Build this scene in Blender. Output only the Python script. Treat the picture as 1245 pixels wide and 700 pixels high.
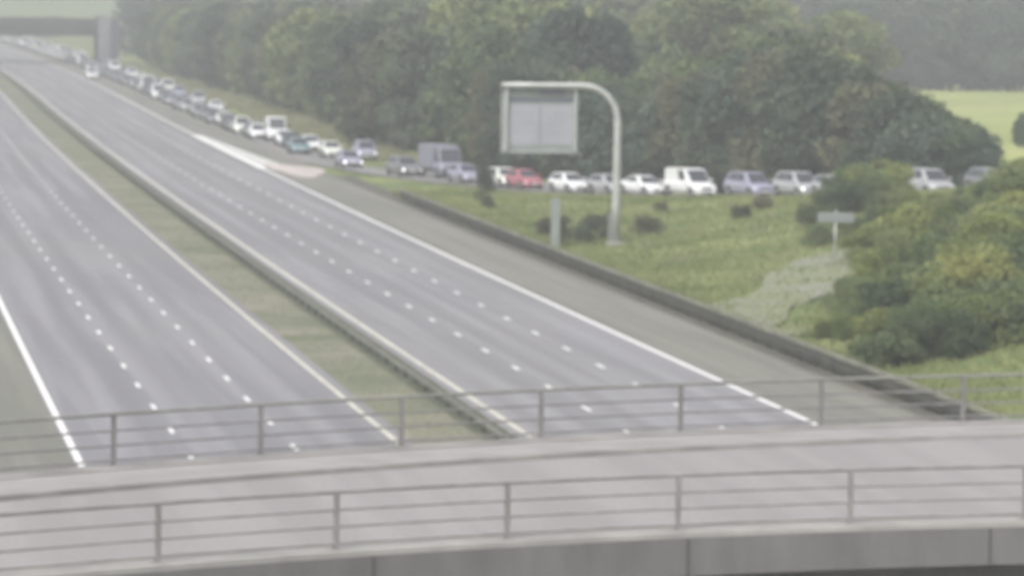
import bpy, bmesh, math, random
import numpy as np
from mathutils import Vector, Matrix, noise as mnoise

for o in list(bpy.data.objects): bpy.data.objects.remove(o)
scene = bpy.context.scene
COL = scene.collection
R = math.radians
rng = random.Random(11)

# ------------------------------------------------------------------ camera
CAM_H, YAW, PITCH, ROLL = 15.12, 0.1494, 0.06337, -0.01674
cam_data = bpy.data.cameras.new('camera')
cam = bpy.data.objects.new('camera', cam_data)
COL.objects.link(cam)
cam_data.sensor_fit = 'HORIZONTAL'
cam_data.sensor_width = 36.0
cam_data.lens = 5687.12 / 1245.0 * 36.0
cam_data.clip_start = 0.5
cam_data.clip_end = 20000
cam_data.dof.use_dof = True
cam_data.dof.focus_distance = 10.0
cam_data.dof.aperture_fstop = 13.0
cy, sy, cp, sp, cr, sr = (math.cos(YAW), math.sin(YAW), math.cos(PITCH), math.sin(PITCH), math.cos(ROLL), math.sin(ROLL))
right0 = Vector((cy, -sy, 0)); fwd = Vector((sy * cp, cy * cp, -sp)); up0 = Vector((sy * sp, cy * sp, cp))
rt = right0 * cr - up0 * sr; up = right0 * sr + up0 * cr
M = Matrix((rt, up, -fwd)).transposed().to_4x4()
M.translation = Vector((0, 0, CAM_H))
cam.matrix_world = M
scene.camera = cam

# ------------------------------------------------------------------ world, sun, exposure
SUN_EL, SUN_AZ = R(52), R(215)         # azimuth clockwise from +Y
world = bpy.data.worlds.new('World'); scene.world = world; world.use_nodes = True
wn = world.node_tree.nodes; wl = world.node_tree.links
bg = wn['Background']
sky = wn.new('ShaderNodeTexSky'); sky.sky_type = 'NISHITA'; sky.sun_disc = False
sky.sun_elevation = SUN_EL; sky.sun_rotation = SUN_AZ
sky.air_density = 1.0; sky.dust_density = 5.0; sky.ozone_density = 1.0
hsv = wn.new('ShaderNodeHueSaturation'); hsv.inputs['Saturation'].default_value = 0.35
wl.new(sky.outputs[0], hsv.inputs['Color']); wl.new(hsv.outputs[0], bg.inputs[0])
bg.inputs[1].default_value = 0.15
sd = bpy.data.lights.new('sun', 'SUN'); sd.energy = 1.5; sd.angle = R(14); sd.color = (1.0, 0.97, 0.92)
sun = bpy.data.objects.new('sun', sd); COL.objects.link(sun)
sdir = Vector((math.sin(SUN_AZ) * math.cos(SUN_EL), math.cos(SUN_AZ) * math.cos(SUN_EL), math.sin(SUN_EL)))
sun.rotation_euler = sdir.to_track_quat('Z', 'Y').to_euler(); sun.location = (0, 0, 40)
scene.view_settings.view_transform = 'Standard'
scene.view_settings.look = 'None'
scene.view_settings.gamma = 1.0
scene.view_settings.exposure = 0.42
scene.view_settings.use_curve_mapping = False
scene.cycles.volume_bounces = 0
scene.cycles.max_bounces = 5
scene.cycles.transparent_max_bounces = 6

# ------------------------------------------------------------------ materials
def mat(name, col, rough=0.8, var=0.0, scale=1.0, metal=0.0, col2=None, spec=0.5, obj_var=0.0, stretch=None, emit=0.0, trans=0.0, coat=0.0, bump=0.0):
    m = bpy.data.materials.new(name); m.use_nodes = True
    nt = m.node_tree; b = nt.nodes['Principled BSDF']
    b.inputs['Roughness'].default_value = rough
    b.inputs['Metallic'].default_value = metal
    b.inputs['Specular IOR Level'].default_value = spec
    b.inputs['Coat Weight'].default_value = coat
    c4 = (*col, 1)
    b.inputs['Base Color'].default_value = c4
    out = None
    if var > 0 or col2:
        tc = nt.nodes.new('ShaderNodeNewGeometry')
        mp = nt.nodes.new('ShaderNodeMapping')
        if stretch: mp.inputs['Scale'].default_value = stretch
        nt.links.new(tc.outputs['Position'], mp.inputs[0])
        n = nt.nodes.new('ShaderNodeTexNoise'); n.inputs['Scale'].default_value = scale; n.inputs['Detail'].default_value = 6; n.inputs['Roughness'].default_value = 0.6
        nt.links.new(mp.outputs[0], n.inputs['Vector'])
        r = nt.nodes.new('ShaderNodeValToRGB')
        r.color_ramp.elements[0].position = 0.35; r.color_ramp.elements[1].position = 0.65
        if col2:
            r.color_ramp.elements[0].color = c4; r.color_ramp.elements[1].color = (*col2, 1)
        else:
            r.color_ramp.elements[0].color = tuple(c * (1 - var) for c in col) + (1,)
            r.color_ramp.elements[1].color = tuple(min(1, c * (1 + var)) for c in col) + (1,)
        nt.links.new(n.outputs['Fac'], r.inputs[0]); out = r.outputs[0]
        if bump:
            bp = nt.nodes.new('ShaderNodeBump'); bp.inputs['Strength'].default_value = bump
            nt.links.new(n.outputs['Fac'], bp.inputs['Height']); nt.links.new(bp.outputs[0], b.inputs['Normal'])
    if obj_var:
        oi = nt.nodes.new('ShaderNodeObjectInfo')
        mr = nt.nodes.new('ShaderNodeMapRange'); mr.inputs['To Min'].default_value = 1 - obj_var; mr.inputs['To Max'].default_value = 1 + obj_var
        nt.links.new(oi.outputs['Random'], mr.inputs['Value'])
        h = nt.nodes.new('ShaderNodeHueSaturation')
        nt.links.new(mr.outputs[0], h.inputs['Value'])
        mr2 = nt.nodes.new('ShaderNodeMapRange'); mr2.inputs['To Min'].default_value = 0.515; mr2.inputs['To Max'].default_value = 0.475
        nt.links.new(oi.outputs['Random'], mr2.inputs['Value']); nt.links.new(mr2.outputs[0], h.inputs['Hue'])
        if out: nt.links.new(out, h.inputs['Color'])
        else: h.inputs['Color'].default_value = c4
        out = h.outputs[0]
    if out: nt.links.new(out, b.inputs['Base Color'])
    if emit:
        b.inputs['Emission Color'].default_value = (1, 0.97, 0.9, 1); b.inputs['Emission Strength'].default_value = emit
    if trans:
        t = nt.nodes.new('ShaderNodeBsdfTranslucent')
        if out: nt.links.new(out, t.inputs[0])
        else: t.inputs[0].default_value = c4
        mx = nt.nodes.new('ShaderNodeMixShader'); mx.inputs[0].default_value = trans
        nt.links.new(b.outputs[0], mx.inputs[1]); nt.links.new(t.outputs[0], mx.inputs[2])
        nt.links.new(mx.outputs[0], nt.nodes['Material Output'].inputs['Surface'])
    return m

def road_mat(name, col, col2, wear, tracks=0):
    """asphalt: broad blotches, wheel tracks running along the road, fine grain"""
    m = bpy.data.materials.new(name); m.use_nodes = True
    nt = m.node_tree; L = nt.links; N = nt.nodes
    b = N['Principled BSDF']; b.inputs['Roughness'].default_value = 0.85; b.inputs['Specular IOR Level'].default_value = 0.3
    g = N.new('ShaderNodeNewGeometry')
    def noise(sc, st, det=4):
        mp = N.new('ShaderNodeMapping'); mp.inputs['Scale'].default_value = st
        L.new(g.outputs['Position'], mp.inputs[0])
        n = N.new('ShaderNodeTexNoise'); n.inputs['Scale'].default_value = sc; n.inputs['Detail'].default_value = det
        L.new(mp.outputs[0], n.inputs['Vector']); return n.outputs['Fac']
    def mix(a, c, f):
        x = N.new('ShaderNodeMix'); x.data_type = 'RGBA'
        for s, v in ((x.inputs[6], a), (x.inputs[7], c)):
            if isinstance(v, tuple): s.default_value = (*v, 1)
            else: L.new(v, s)
        L.new(f, x.inputs[0]); return x.outputs[2]
    def ramp(f, a, c):
        r = N.new('ShaderNodeMapRange'); r.inputs[1].default_value = a; r.inputs[2].default_value = c; r.clamp = True
        L.new(f, r.inputs[0]); return r.outputs[0]
    base = mix(col, col2, ramp(noise(0.9, (1, 0.025, 1), 5), 0.42, 0.58))
    base = mix(base, wear, ramp(noise(0.06, (1, 0.35, 1), 3), 0.5, 0.75))
    base = mix(base, tuple(c * 0.8 for c in col), ramp(noise(14, (1, 1, 1), 3), 0.45, 0.75))
    if tracks:
        def mth(op, a, c=None):
            q = N.new('ShaderNodeMath'); q.operation = op
            for i_, v_ in enumerate((a, c)):
                if v_ is None: continue
                if isinstance(v_, (int, float)): q.inputs[i_].default_value = v_
                else: L.new(v_, q.inputs[i_])
            return q.outputs[0]
        sx = N.new('ShaderNodeSeparateXYZ'); L.new(g.outputs['Position'], sx.inputs[0])
        drift = mth('MULTIPLY', mth('MULTIPLY', sx.outputs['Y'], sx.outputs['Y']), 1.61e-5)
        o = mth('SUBTRACT', mth('SUBTRACT', sx.outputs['X'], drift), tracks)
        w = mth('COSINE', mth('MULTIPLY', o, 4*math.pi/3.65))           # two tracks in each lane
        w = mth('MULTIPLY', mth('ADD', mth('MULTIPLY', w, -0.5), 0.5), ramp(noise(0.5, (1, 0.02, 1), 3), 0.3, 0.7))
        base = mix(base, tuple(c * 0.68 for c in col), mth('MULTIPLY', w, 0.55))
        # long repair strips and darker resurfaced lengths
        base = mix(base, tuple(c * 0.82 for c in col), mth('MULTIPLY', ramp(noise(0.45, (1, 0.012, 1), 1), 0.56, 0.58), 0.6))
    L.new(base, b.inputs['Base Color'])
    return m

MT = {}
MT['grass'] = None
MT['road2'] = road_mat('asphalt_motorway_east', (0.245, 0.24, 0.25), (0.30, 0.294, 0.308), (0.275, 0.27, 0.262), 23.91)
MT['road'] = road_mat('asphalt_motorway', (0.235, 0.23, 0.244), (0.29, 0.284, 0.30), (0.26, 0.256, 0.25), 8.16)
MT['shoulder'] = road_mat('asphalt_shoulder', (0.185, 0.185, 0.16), (0.235, 0.23, 0.20), (0.24, 0.222, 0.205))
MT['sliproad'] = road_mat('asphalt_slip', (0.22, 0.215, 0.21), (0.26, 0.25, 0.245), (0.25, 0.23, 0.22))
MT['deckroad'] = road_mat('asphalt_bridge', (0.28, 0.268, 0.268), (0.325, 0.31, 0.31), (0.325, 0.30, 0.298))
MT['white'] = mat('road_paint', (0.86, 0.86, 0.84), 0.6, 0.08, 3)
MT['cream'] = mat('road_paint_worn', (0.56, 0.55, 0.47), 0.7, 0.18, 0.8)
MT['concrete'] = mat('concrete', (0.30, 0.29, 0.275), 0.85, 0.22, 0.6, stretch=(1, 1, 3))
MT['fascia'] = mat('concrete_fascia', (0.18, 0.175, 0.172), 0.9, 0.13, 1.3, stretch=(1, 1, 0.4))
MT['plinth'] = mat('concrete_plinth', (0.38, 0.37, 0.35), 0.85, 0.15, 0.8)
MT['rail'] = mat('rail_metal', (0.28, 0.27, 0.265), 0.55, 0.15, 2, metal=0.3)
MT['railpale'] = mat('rail_metal_near', (0.30, 0.29, 0.285), 0.55, 0.15, 2, metal=0.2)
MT['railtop'] = mat('rail_top_metal', (0.30, 0.30, 0.27), 0.45, 0.15, 2, metal=0.3)
MT['galv'] = mat('galvanised_steel', (0.46, 0.48, 0.455), 0.45, 0.1, 1.5, metal=0.25)
MT['galvdark'] = mat('shaded_weathered_rail', (0.10, 0.10, 0.085), 0.8, 0.3, 1.5)  # weathered steel, colour darkened for the shaded faces of the barriers
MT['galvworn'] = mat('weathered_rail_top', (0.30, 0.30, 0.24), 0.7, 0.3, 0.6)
MT['case'] = mat('cabinet_grey', (0.24, 0.27, 0.25), 0.6, 0.1, 1)
MT['signback'] = mat('sign_back', (0.33, 0.345, 0.375), 0.55, 0.08, 0.6)
MT['signframe'] = mat('sign_frame', (0.25, 0.275, 0.265), 0.55, 0.08, 1)
MT['signdark'] = mat('sign_dark', (0.12, 0.13, 0.16), 0.6)
MT['bark'] = mat('bark', (0.09, 0.075, 0.055), 0.9, 0.3, 3)
MT['track'] = mat('track_stone', (0.17, 0.20, 0.09), 0.95, col2=(0.235, 0.235, 0.195), scale=0.45)
MT['glass'] = mat('car_glass', (0.05, 0.055, 0.065), 0.08, spec=0.9)
MT['tyre'] = mat('tyre', (0.025, 0.025, 0.027), 0.8)
MT['rim'] = mat('rim', (0.42, 0.42, 0.44), 0.35, metal=0.6)
MT['plastic'] = mat('dark_plastic', (0.035, 0.035, 0.038), 0.6)
MT['lamp'] = mat('headlight_glass', (0.75, 0.78, 0.8), 0.15, spec=0.8)
MT['lamp_on'] = mat('headlight_lit', (0.9, 0.9, 0.9), 0.2, emit=2.2)
MT['cargo'] = mat('cargo_panel', (0.24, 0.24, 0.29), 0.5)
MT['plate'] = mat('number_plate', (0.75, 0.75, 0.72), 0.5)
PAINT = {
 'white': mat('paint_white', (0.82, 0.83, 0.84), 0.3, coat=0.6),
 'offwhite': mat('paint_offwhite', (0.70, 0.72, 0.66), 0.35, coat=0.5),
 'silver': mat('paint_silver', (0.50, 0.51, 0.52), 0.32, metal=0.35, coat=0.6),
 'lilac': mat('paint_lilac', (0.40, 0.39, 0.50), 0.3, metal=0.3, coat=0.7),
 'grey': mat('paint_grey', (0.22, 0.23, 0.24), 0.3, metal=0.3, coat=0.7),
 'bluegrey': mat('paint_bluegrey', (0.27, 0.275, 0.34), 0.35, metal=0.2, coat=0.5),
 'teal': mat('paint_teal', (0.18, 0.29, 0.31), 0.3, metal=0.3, coat=0.7),
 'dark': mat('paint_dark', (0.05, 0.05, 0.065), 0.25, coat=0.8),
 'navy': mat('paint_navy', (0.05, 0.055, 0.11), 0.25, coat=0.8),
 'red': mat('paint_red', (0.42, 0.14, 0.17), 0.35, coat=0.5),
}

def foliage(name, a, b):
    m = mat(name, a, 0.75, col2=b, scale=0.22, obj_var=0.25, trans=0.25, spec=0.25)
    return m
FOL = [foliage('leaves_deep', (0.062, 0.09, 0.058), (0.11, 0.145, 0.085)),
       foliage('leaves_mid', (0.075, 0.115, 0.055), (0.14, 0.185, 0.085)),
       foliage('leaves_light', (0.10, 0.15, 0.06), (0.22, 0.27, 0.11)),
       foliage('leaves_bluish', (0.06, 0.093, 0.068), (0.105, 0.145, 0.098)),
       foliage('leaves_brownish', (0.095, 0.105, 0.06), (0.17, 0.17, 0.10)),
       foliage('leaves_yellow', (0.14, 0.185, 0.055), (0.26, 0.30, 0.10))]

# ------------------------------------------------------------------ helpers
def obj(name, mesh, m=None, parent=None, smooth=False):
    if m is not None:
        mesh.materials.clear()
        for q in (m if isinstance(m, (list, tuple)) else [m]): mesh.materials.append(q)
    if smooth: mesh.polygons.foreach_set('use_smooth', [True] * len(mesh.polygons))
    o = bpy.data.objects.new(name, mesh); COL.objects.link(o)
    if parent is not None: o.parent = parent
    return o
def mesh_of(verts, faces, name='m'):
    me = bpy.data.meshes.new(name); me.from_pydata([tuple(v) for v in verts], [], faces); me.update(); return me
def tag(o, label=None, cat=None, group=None, kind=None):
    if label: o['label'] = label
    if cat: o['category'] = cat
    if group: o['group'] = group
    if kind: o['kind'] = kind
    return o
def empty(name, loc=(0, 0, 0), rz=0.0):
    o = bpy.data.objects.new(name, None); COL.objects.link(o)
    o.location = loc; o.rotation_euler = (0, 0, rz); o.empty_display_size = 0.3
    return o
class MB:
    def __init__(s): s.v = []; s.f = []
    def add(s, v, f):
        n = len(s.v); s.v += [tuple(q) for q in v]; s.f += [tuple(i + n for i in q) for q in f]; return s
    def box(s, x0, x1, y0, y1, z0, z1):
        return s.add([(x0,y0,z0),(x1,y0,z0),(x1,y1,z0),(x0,y1,z0),(x0,y0,z1),(x1,y0,z1),(x1,y1,z1),(x0,y1,z1)],
                     [(0,3,2,1),(4,5,6,7),(0,1,5,4),(1,2,6,5),(2,3,7,6),(3,0,4,7)])
    def rbox(s, x0, x1, y0, y1, z0, z1, r=0.03):
        """box with chamfered edges"""
        bm = bmesh.new(); bmesh.ops.create_cube(bm, size=1)
        for v in bm.verts:
            v.co = Vector(((x0+x1)/2 + v.co.x*(x1-x0), (y0+y1)/2 + v.co.y*(y1-y0), (z0+z1)/2 + v.co.z*(z1-z0)))
        bmesh.ops.bevel(bm, geom=list(bm.edges), offset=r, segments=2, affect='EDGES', profile=0.6)
        bm.verts.index_update()
        s.add([v.co[:] for v in bm.verts], [[v.index for v in f.verts] for f in bm.faces]); bm.free(); return s
    def tube(s, pts, rad, n=10, caps=True):
        pts = [Vector(p) for p in pts]; rads = rad if isinstance(rad, (list, tuple)) else [rad]*len(pts)
        base = len(s.v); prev = None
        for i, p in enumerate(pts):
            t = (pts[min(i+1, len(pts)-1)] - pts[max(i-1, 0)]).normalized()
            if prev is None:
                a = Vector((0, 0, 1)) if abs(t.z) < 0.9 else Vector((1, 0, 0))
                u = t.cross(a).normalized()
            else:
                u = (prev - t * prev.dot(t)).normalized()
            prev = u; w = t.cross(u)
            for k in range(n):
                an = 2*math.pi*k/n; s.v.append(tuple(p + (u*math.cos(an) + w*math.sin(an))*rads[i]))
        for i in range(len(pts)-1):
            for k in range(n):
                a = base+i*n+k; b = base+i*n+(k+1) % n
                s.f.append((a, b, b+n, a+n))
        if caps:
            s.f.append(tuple(base+k for k in range(n))[::-1]); s.f.append(tuple(base+(len(pts)-1)*n+k for k in range(n)))
        return s
    def cyl(s, c, axis, r, h, n=20):
        a = Vector(axis).normalized()*h/2; c = Vector(c); return s.tube([c-a, c+a], r, n)
    def mesh(s): return mesh_of(s.v, s.f)
    def build(s, name, m, parent=None, smooth=False): return obj(name, s.mesh(), m, parent, smooth)

def curve_off(Y):
    """sideways drift of the motorway with distance"""
    Y = np.asarray(Y, float)
    c = 1.61e-5 * Y**2
    t = np.clip(Y - 600, 0, None)
    far = 5.8 + 0.0193*t - 0.5*4.6e-5*t**2
    return np.where(Y > 600, far, c)
def C(Y): return float(curve_off(Y))

# slip road: near-side edge of the queue, from the pictures' ground line, rising to the roundabout
SLIP = [(42.3, 520, 0), (43.0, 470, 0), (43.9, 426, 0), (44.9, 389, 0.04), (47.2, 371, 0.08), (50.6, 357, 0.12), (55.5, 341, 0.25), (61.3, 325, 0.83),
        (66.0, 310, 1.5), (70.7, 292, 2.5), (74.6, 272, 3.9), (77.5, 248, 5.2), (79, 225, 5.9), (79, 200, 6), (76, 160, 6), (66, 112, 6.0)]
def catmull(P, n=12):
    P = [Vector(p) for p in P]; Q = [2*P[0]-P[1]] + P + [2*P[-1]-P[-2]]; out = []
    for i in range(1, len(Q)-2):
        for k in range(n):
            t = k/n; a, b, c, d = Q[i-1:i+3]
            out.append(0.5*((2*b) + (c-a)*t + (2*a-5*b+4*c-d)*t*t + (3*b-a-3*c+d)*t**3))
    out.append(P[-1]); return out
SP = catmull(SLIP)
SPC = []                      # centre of slip carriageway: 3.0 m east of near-side edge
for i, p in enumerate(SP):
    t = (SP[min(i+1, len(SP)-1)] - SP[max(i-1, 0)]); t.z = 0; t.normalize()
    nrm = Vector((-t.y, t.x, 0))             # t heads toward -Y; east side
    if nrm.x < 0: nrm = -nrm
    SPC.append((p + nrm*2.6, nrm, p))
spc = np.array([q[0][:] for q in SPC])

def terr(X, Y):
    X = np.asarray(X, float); Y = np.asarray(Y, float)
    shp = X.shape; X = X.ravel(); Y = Y.ravel()
    off = X - curve_off(Y)
    d2 = (X[:, None]-spc[None, :, 0])**2 + (Y[:, None]-spc[None, :, 1])**2
    k = d2.argmin(1); ds = np.sqrt(d2[np.arange(len(k)), k]); zs = spc[k, 2]
    nr = np.array([q[1][:] for q in SPC])[k]
    side = (X-spc[k, 0])*nr[:, 0] + (Y-spc[k, 1])*nr[:, 1]
    dsx = np.clip(ds-5.6, 0, None)
    dm = np.clip(off-41.0, 0, None)
    sm = lambda t: t*t*(3-2*t)
    t = np.clip(dm/(dm+dsx+1e-6), 0, 1)
    zw = zs*sm(t)
    te = np.clip(dsx/55, 0, 1)
    ze = zs*(1-sm(te)) + 0.8*sm(te)
    z = np.where((side > 0) | (ds < 5.6), ze, zw)
    z = np.where(Y > 560, 0.6*sm(np.clip((off-48)/40, 0, 1)), z)
    z = np.where(ds < 5.6, zs, z)
    # near the bridge the embankments climb to the deck
    yb = np.clip(1-np.abs(Y-80)/75, 0, 1); bl = sm(np.clip(yb*1.8, 0, 1))
    ze2 = 5.9*sm(np.clip((off-42)/8, 0, 1))
    z = np.where((off > 41) & (Y < 170), np.maximum(z*0+ze2*bl + z*(1-bl), 0), z)
    zl = 5.9*sm(np.clip((2-off-4)/9, 0, 1))*bl
    z = np.where(off < 2, zl + 2.2*sm(np.clip((0-off)/25, 0, 1))*(1-bl), z)
    # undulation off the roads
    und = 0.12*np.sin(X*0.9+Y*0.31)*np.sin(Y*0.57-X*0.2) + 0.10*np.sin(X*0.37-1.3)*np.sin(Y*0.23)
    w = np.where(off > 41.6, np.clip((ds-6.5)/4, 0, 1)*np.clip((off-41.6)/3, 0, 1), 0)*np.where((off > 41.6) & (off < 49) & (Y > 370), 0, 1)
    z = z + und*w
    # rising country far away
    hill = 26*sm(np.clip((Y-1250)/1500, 0, 1)) + 16*sm(np.clip((X-330)/700, 0, 1))*np.clip(Y/900, 0, 1) + 20*sm(np.clip((-X-250)/900, 0, 1))
    z = z + hill*np.where(np.abs(off-21) < 60, np.where(Y > 1500, 1, 0), 1)
    flat = (off > 0) & (off < 44.5) & (Y < 1500) & ((Y > 380) | (off < 41.2))
    z = np.where(flat, 0, z)
    return (z-0.06).reshape(shp)
def T(x, y): return float(terr(np.array([x]), np.array([y]))[0])

# ------------------------------------------------------------------ ground
def axis(segs):
    out = []
    for a, b, s in segs: out += list(np.arange(a, b, s))
    out.append(segs[-1][1]); return np.array(out)
gx = axis([(-4200, -400, 200), (-400, -40, 30), (-40, 0, 4), (0, 40, 4), (40, 90, 1.25), (90, 140, 2.5), (140, 400, 20), (400, 4200, 200)])
gy = axis([(-1200, -100, 100), (-100, 60, 10), (60, 420, 2.0), (420, 1300, 10), (1300, 2000, 35), (2000, 5200, 200)])
XX, YY = np.meshgrid(gx, gy)
ZZ = np.concatenate([terr(XX[i:i+20], YY[i:i+20]) for i in range(0, len(gy), 20)])
nx, ny = len(gx), len(gy)
verts = np.stack([XX.ravel(), YY.ravel(), ZZ.ravel()], 1)
faces = [(j*nx+i, j*nx+i+1, (j+1)*nx+i+1, (j+1)*nx+i) for j in range(ny-1) for i in range(nx-1)]
def ground_mat():
    m = bpy.data.materials.new('grassland'); m.use_nodes = True
    nt = m.node_tree; N = nt.nodes; L = nt.links
    b = N['Principled BSDF']; b.inputs['Roughness'].default_value = 0.95; b.inputs['Specular IOR Level'].default_value = 0.1
    g = N.new('ShaderNodeNewGeometry'); sx = N.new('ShaderNodeSeparateXYZ'); L.new(g.outputs['Position'], sx.inputs[0])
    def nz(s, d=5, st=(1, 1, 1)):
        mp = N.new('ShaderNodeMapping'); mp.inputs['Scale'].default_value = st; L.new(g.outputs['Position'], mp.inputs[0])
        n = N.new('ShaderNodeTexNoise'); n.inputs['Scale'].default_value = s; n.inputs['Detail'].default_value = d
        L.new(mp.outputs[0], n.inputs['Vector']); return n.outputs['Fac']
    def mr(f, a, c):
        r = N.new('ShaderNodeMapRange'); r.inputs[1].default_value = a; r.inputs[2].default_value = c; L.new(f, r.inputs[0]); return r.outputs[0]
    def mix(a, c, f):
        x = N.new('ShaderNodeMix'); x.data_type = 'RGBA'
        for s, v in ((x.inputs[6], a), (x.inputs[7], c)):
            if isinstance(v, tuple): s.default_value = (*v, 1)
            else: L.new(v, s)
        if isinstance(f, float): x.inputs[0].default_value = f
        else: L.new(f, x.inputs[0])
        return x.outputs[2]
    def mul(a, c):
        x = N.new('ShaderNodeMath'); x.operation = 'MULTIPLY'; L.new(a, x.inputs[0]); L.new(c, x.inputs[1]); return x.outputs[0]
    base = mix((0.13, 0.18, 0.07), (0.26, 0.29, 0.12), mr(nz(0.12), 0.38, 0.62))
    base = mix(base, (0.20, 0.18, 0.13), mr(nz(0.3), 0.52, 0.72))
    base = mix(base, (0.07, 0.09, 0.04), mr(nz(1.3), 0.5, 0.75))
    # the sown field to the east (Y > 425, X > 90) and the far hillside are brighter
    fx = mr(sx.outputs['X'], 86, 90); fy = mr(sx.outputs['Y'], 395, 402)
    field = mix((0.28, 0.32, 0.11), (0.36, 0.39, 0.15), mr(nz(0.03), 0.4, 0.6))
    base = mix(base, field, mul(fx, fy))
    base = mix(base, mix((0.14, 0.20, 0.06), (0.20, 0.25, 0.08), mr(nz(0.01), 0.4, 0.6)), mr(sx.outputs['Y'], 1300, 1320))
    L.new(base, b.inputs['Base Color'])
    return m
MT['grass'] = ground_mat()
tag(obj('ground', mesh_of(verts, faces), MT['grass'], smooth=True), kind='structure')

# ------------------------------------------------------------------ roads
def strip(name, a, b, y0, y1, z, m, step=8.0, kind='structure', z2=None):
    ys = np.linspace(y0, y1, max(2, int((y1-y0)/step)+1)); v = []; f = []
    for i, y in enumerate(ys):
        c = C(y); v += [(a+c, y, z), (b+c, y, z if z2 is None else z2)]
        if i: k = 2*i; f.append((k-2, k-1, k+1, k))
    return mesh_of(v, f) if name is None else tag(obj(name, mesh_of(v, f), m), kind=kind)
X0, LW = 8.16, 3.65
L0, L3, R0, R3 = X0, X0+3*LW, X0+3*LW+4.8, X0+6*LW+4.8
strip('carriageway_road', L0-0.2, L3+0.5, -150, 1450, 0.0, MT['road'])
strip('carriageway_road', R0-0.5, R3+0.2, -150, 1450, 0.0, MT['road2'])
strip('hard_shoulder_road', L0-3.4, L0-0.2, -150, 1450, 0.0, MT['shoulder'])
strip('hard_shoulder_road', R3+0.2, 39.4, -150, 1450, 0.0, MT['shoulder'])
v = []; f = []                                # paved wedge joining the hard shoulder with the exit lane
ys = np.concatenate([np.linspace(374, 410, 12), np.linspace(418, 1450, 120)])
for i, y in enumerate(ys):
    c = C(y); v += [(39.4+c+3.6*min(1, max(0, (402-y)/22)), y, 0), (44.4+c+1.2*min(1, max(0, (y-440)/60)), y, 0)]
    if i: k = 2*i; f.append((k-2, k-1, k+1, k))
tag(obj('exit_lane_road', mesh_of(v, f), MT['sliproad']), kind='structure')
strip('shaded_verge_strip', 39.4, 41.15, 60, 376, -0.02, mat('shaded_verge', (0.10, 0.095, 0.075), 0.95, 0.35, 0.9))  # ground colour darkened for the shadow under the barrier beam
v = []; f = []
for i, (c, n, p) in enumerate(SPC):
    if p.y > 392: continue
    v += [c-n*3.9+Vector((0, 0, 0.04)), c+n*4.4+Vector((0, 0, 0.04))]
    k = len(v)
    if k > 2: f.append((k-4, k-3, k-1, k-2))
tag(obj('slip_road', mesh_of(v, f), MT['sliproad']), kind='structure')
# central reserve: pale soil edge, dark strip painted for the barrier's shaded side
strip('central_reserve_soil', L3+0.5, R0-0.5, -150, 1450, -0.015, mat('reserve_soil', (0.12, 0.14, 0.08), 0.95, col2=(0.23, 0.22, 0.165), scale=0.16))
strip('reserve_shade_strip', R0-1.75, R0-0.5, -150, 1450, -0.008, mat('reserve_shade', (0.09, 0.098, 0.065), 0.95, 0.4, 1.2))

def line(name, a, w, y0, y1, m, z=0.006):
    return strip(name, a-w/2, a+w/2, y0, y1, z, m)
line('edge_marking', L0, 0.22, -150, 1450, MT['white'])
line('edge_marking', L3, 0.20, -150, 1450, MT['cream'])
line('edge_marking', R0, 0.22, -150, 1450, MT['cream'])
line('edge_marking', R3, 0.22, -150, 1450, MT['white'])
def dashes(a, phase):
    mb = MB(); y = phase - 9*25
    while y < 1400:
        c = C(y); c2 = C(y+2)
        mb.add([(a+c-.075, y-1, .006), (a+c+.075, y-1, .006), (a+c2+.075, y+1, .006), (a+c2-.075, y+1, .006)], [(0, 1, 2, 3)]); y += 9
    tag(mb.build('lane_marking', MT['white']), kind='structure')
for a, ph in ((L0+LW, 149.62), (L0+2*LW, 152.87), (R0+LW, 167.42), (R0+2*LW, 168.65)): dashes(a, ph)
# hatched nose between the motorway and the exit
mb = MB()
y0, y1 = 474, 388
def nose_w(y): return 0.15 + 1.9*(y0-y)/(y0-y1)
y = y0-2
while y > y1+3:
    w = nose_w(y); c = C(y)+R3+0.3
    mb.add([(c, y, .007), (c+w, y-w*0.9, .007), (c+w, y-w*0.9-2.1, .007), (c, y-2.1, .007)], [(0, 3, 2, 1)]); y -= 3.4
for k in range(24):
    ya = y0-k*(y0-y1)/24; yb = y0-(k+1)*(y0-y1)/24
    ca = C(ya)+R3+0.3+nose_w(ya); cb = C(yb)+R3+0.3+nose_w(yb)
    mb.add([(ca, ya, .006), (ca+.2, ya, .006), (cb+.2, yb, .006), (cb, yb, .006)], [(0, 3, 2, 1)])
tag(mb.build('hatched_nose_marking', MT['white']), kind='structure')
line('edge_marking', R3, 0.6, 388, 474, MT['white'], 0.010)
mb = MB(); bl = random.Random(8); rim_ = []
for k in range(26):
    a = k/26*2*math.pi; q = 1+0.18*math.sin(3*a+1)+bl.uniform(-.07, .07); rim_.append((R3+C(384)+2.6+2.1*q*math.cos(a), 386+13*q*math.sin(a), .012))
mb.add(rim_, [tuple(range(26))]); tag(mb.build('worn_paving_patch', mat('pale_patch', (0.50, 0.45, 0.42), 0.9, 0.2, 0.5)), kind='structure')
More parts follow.
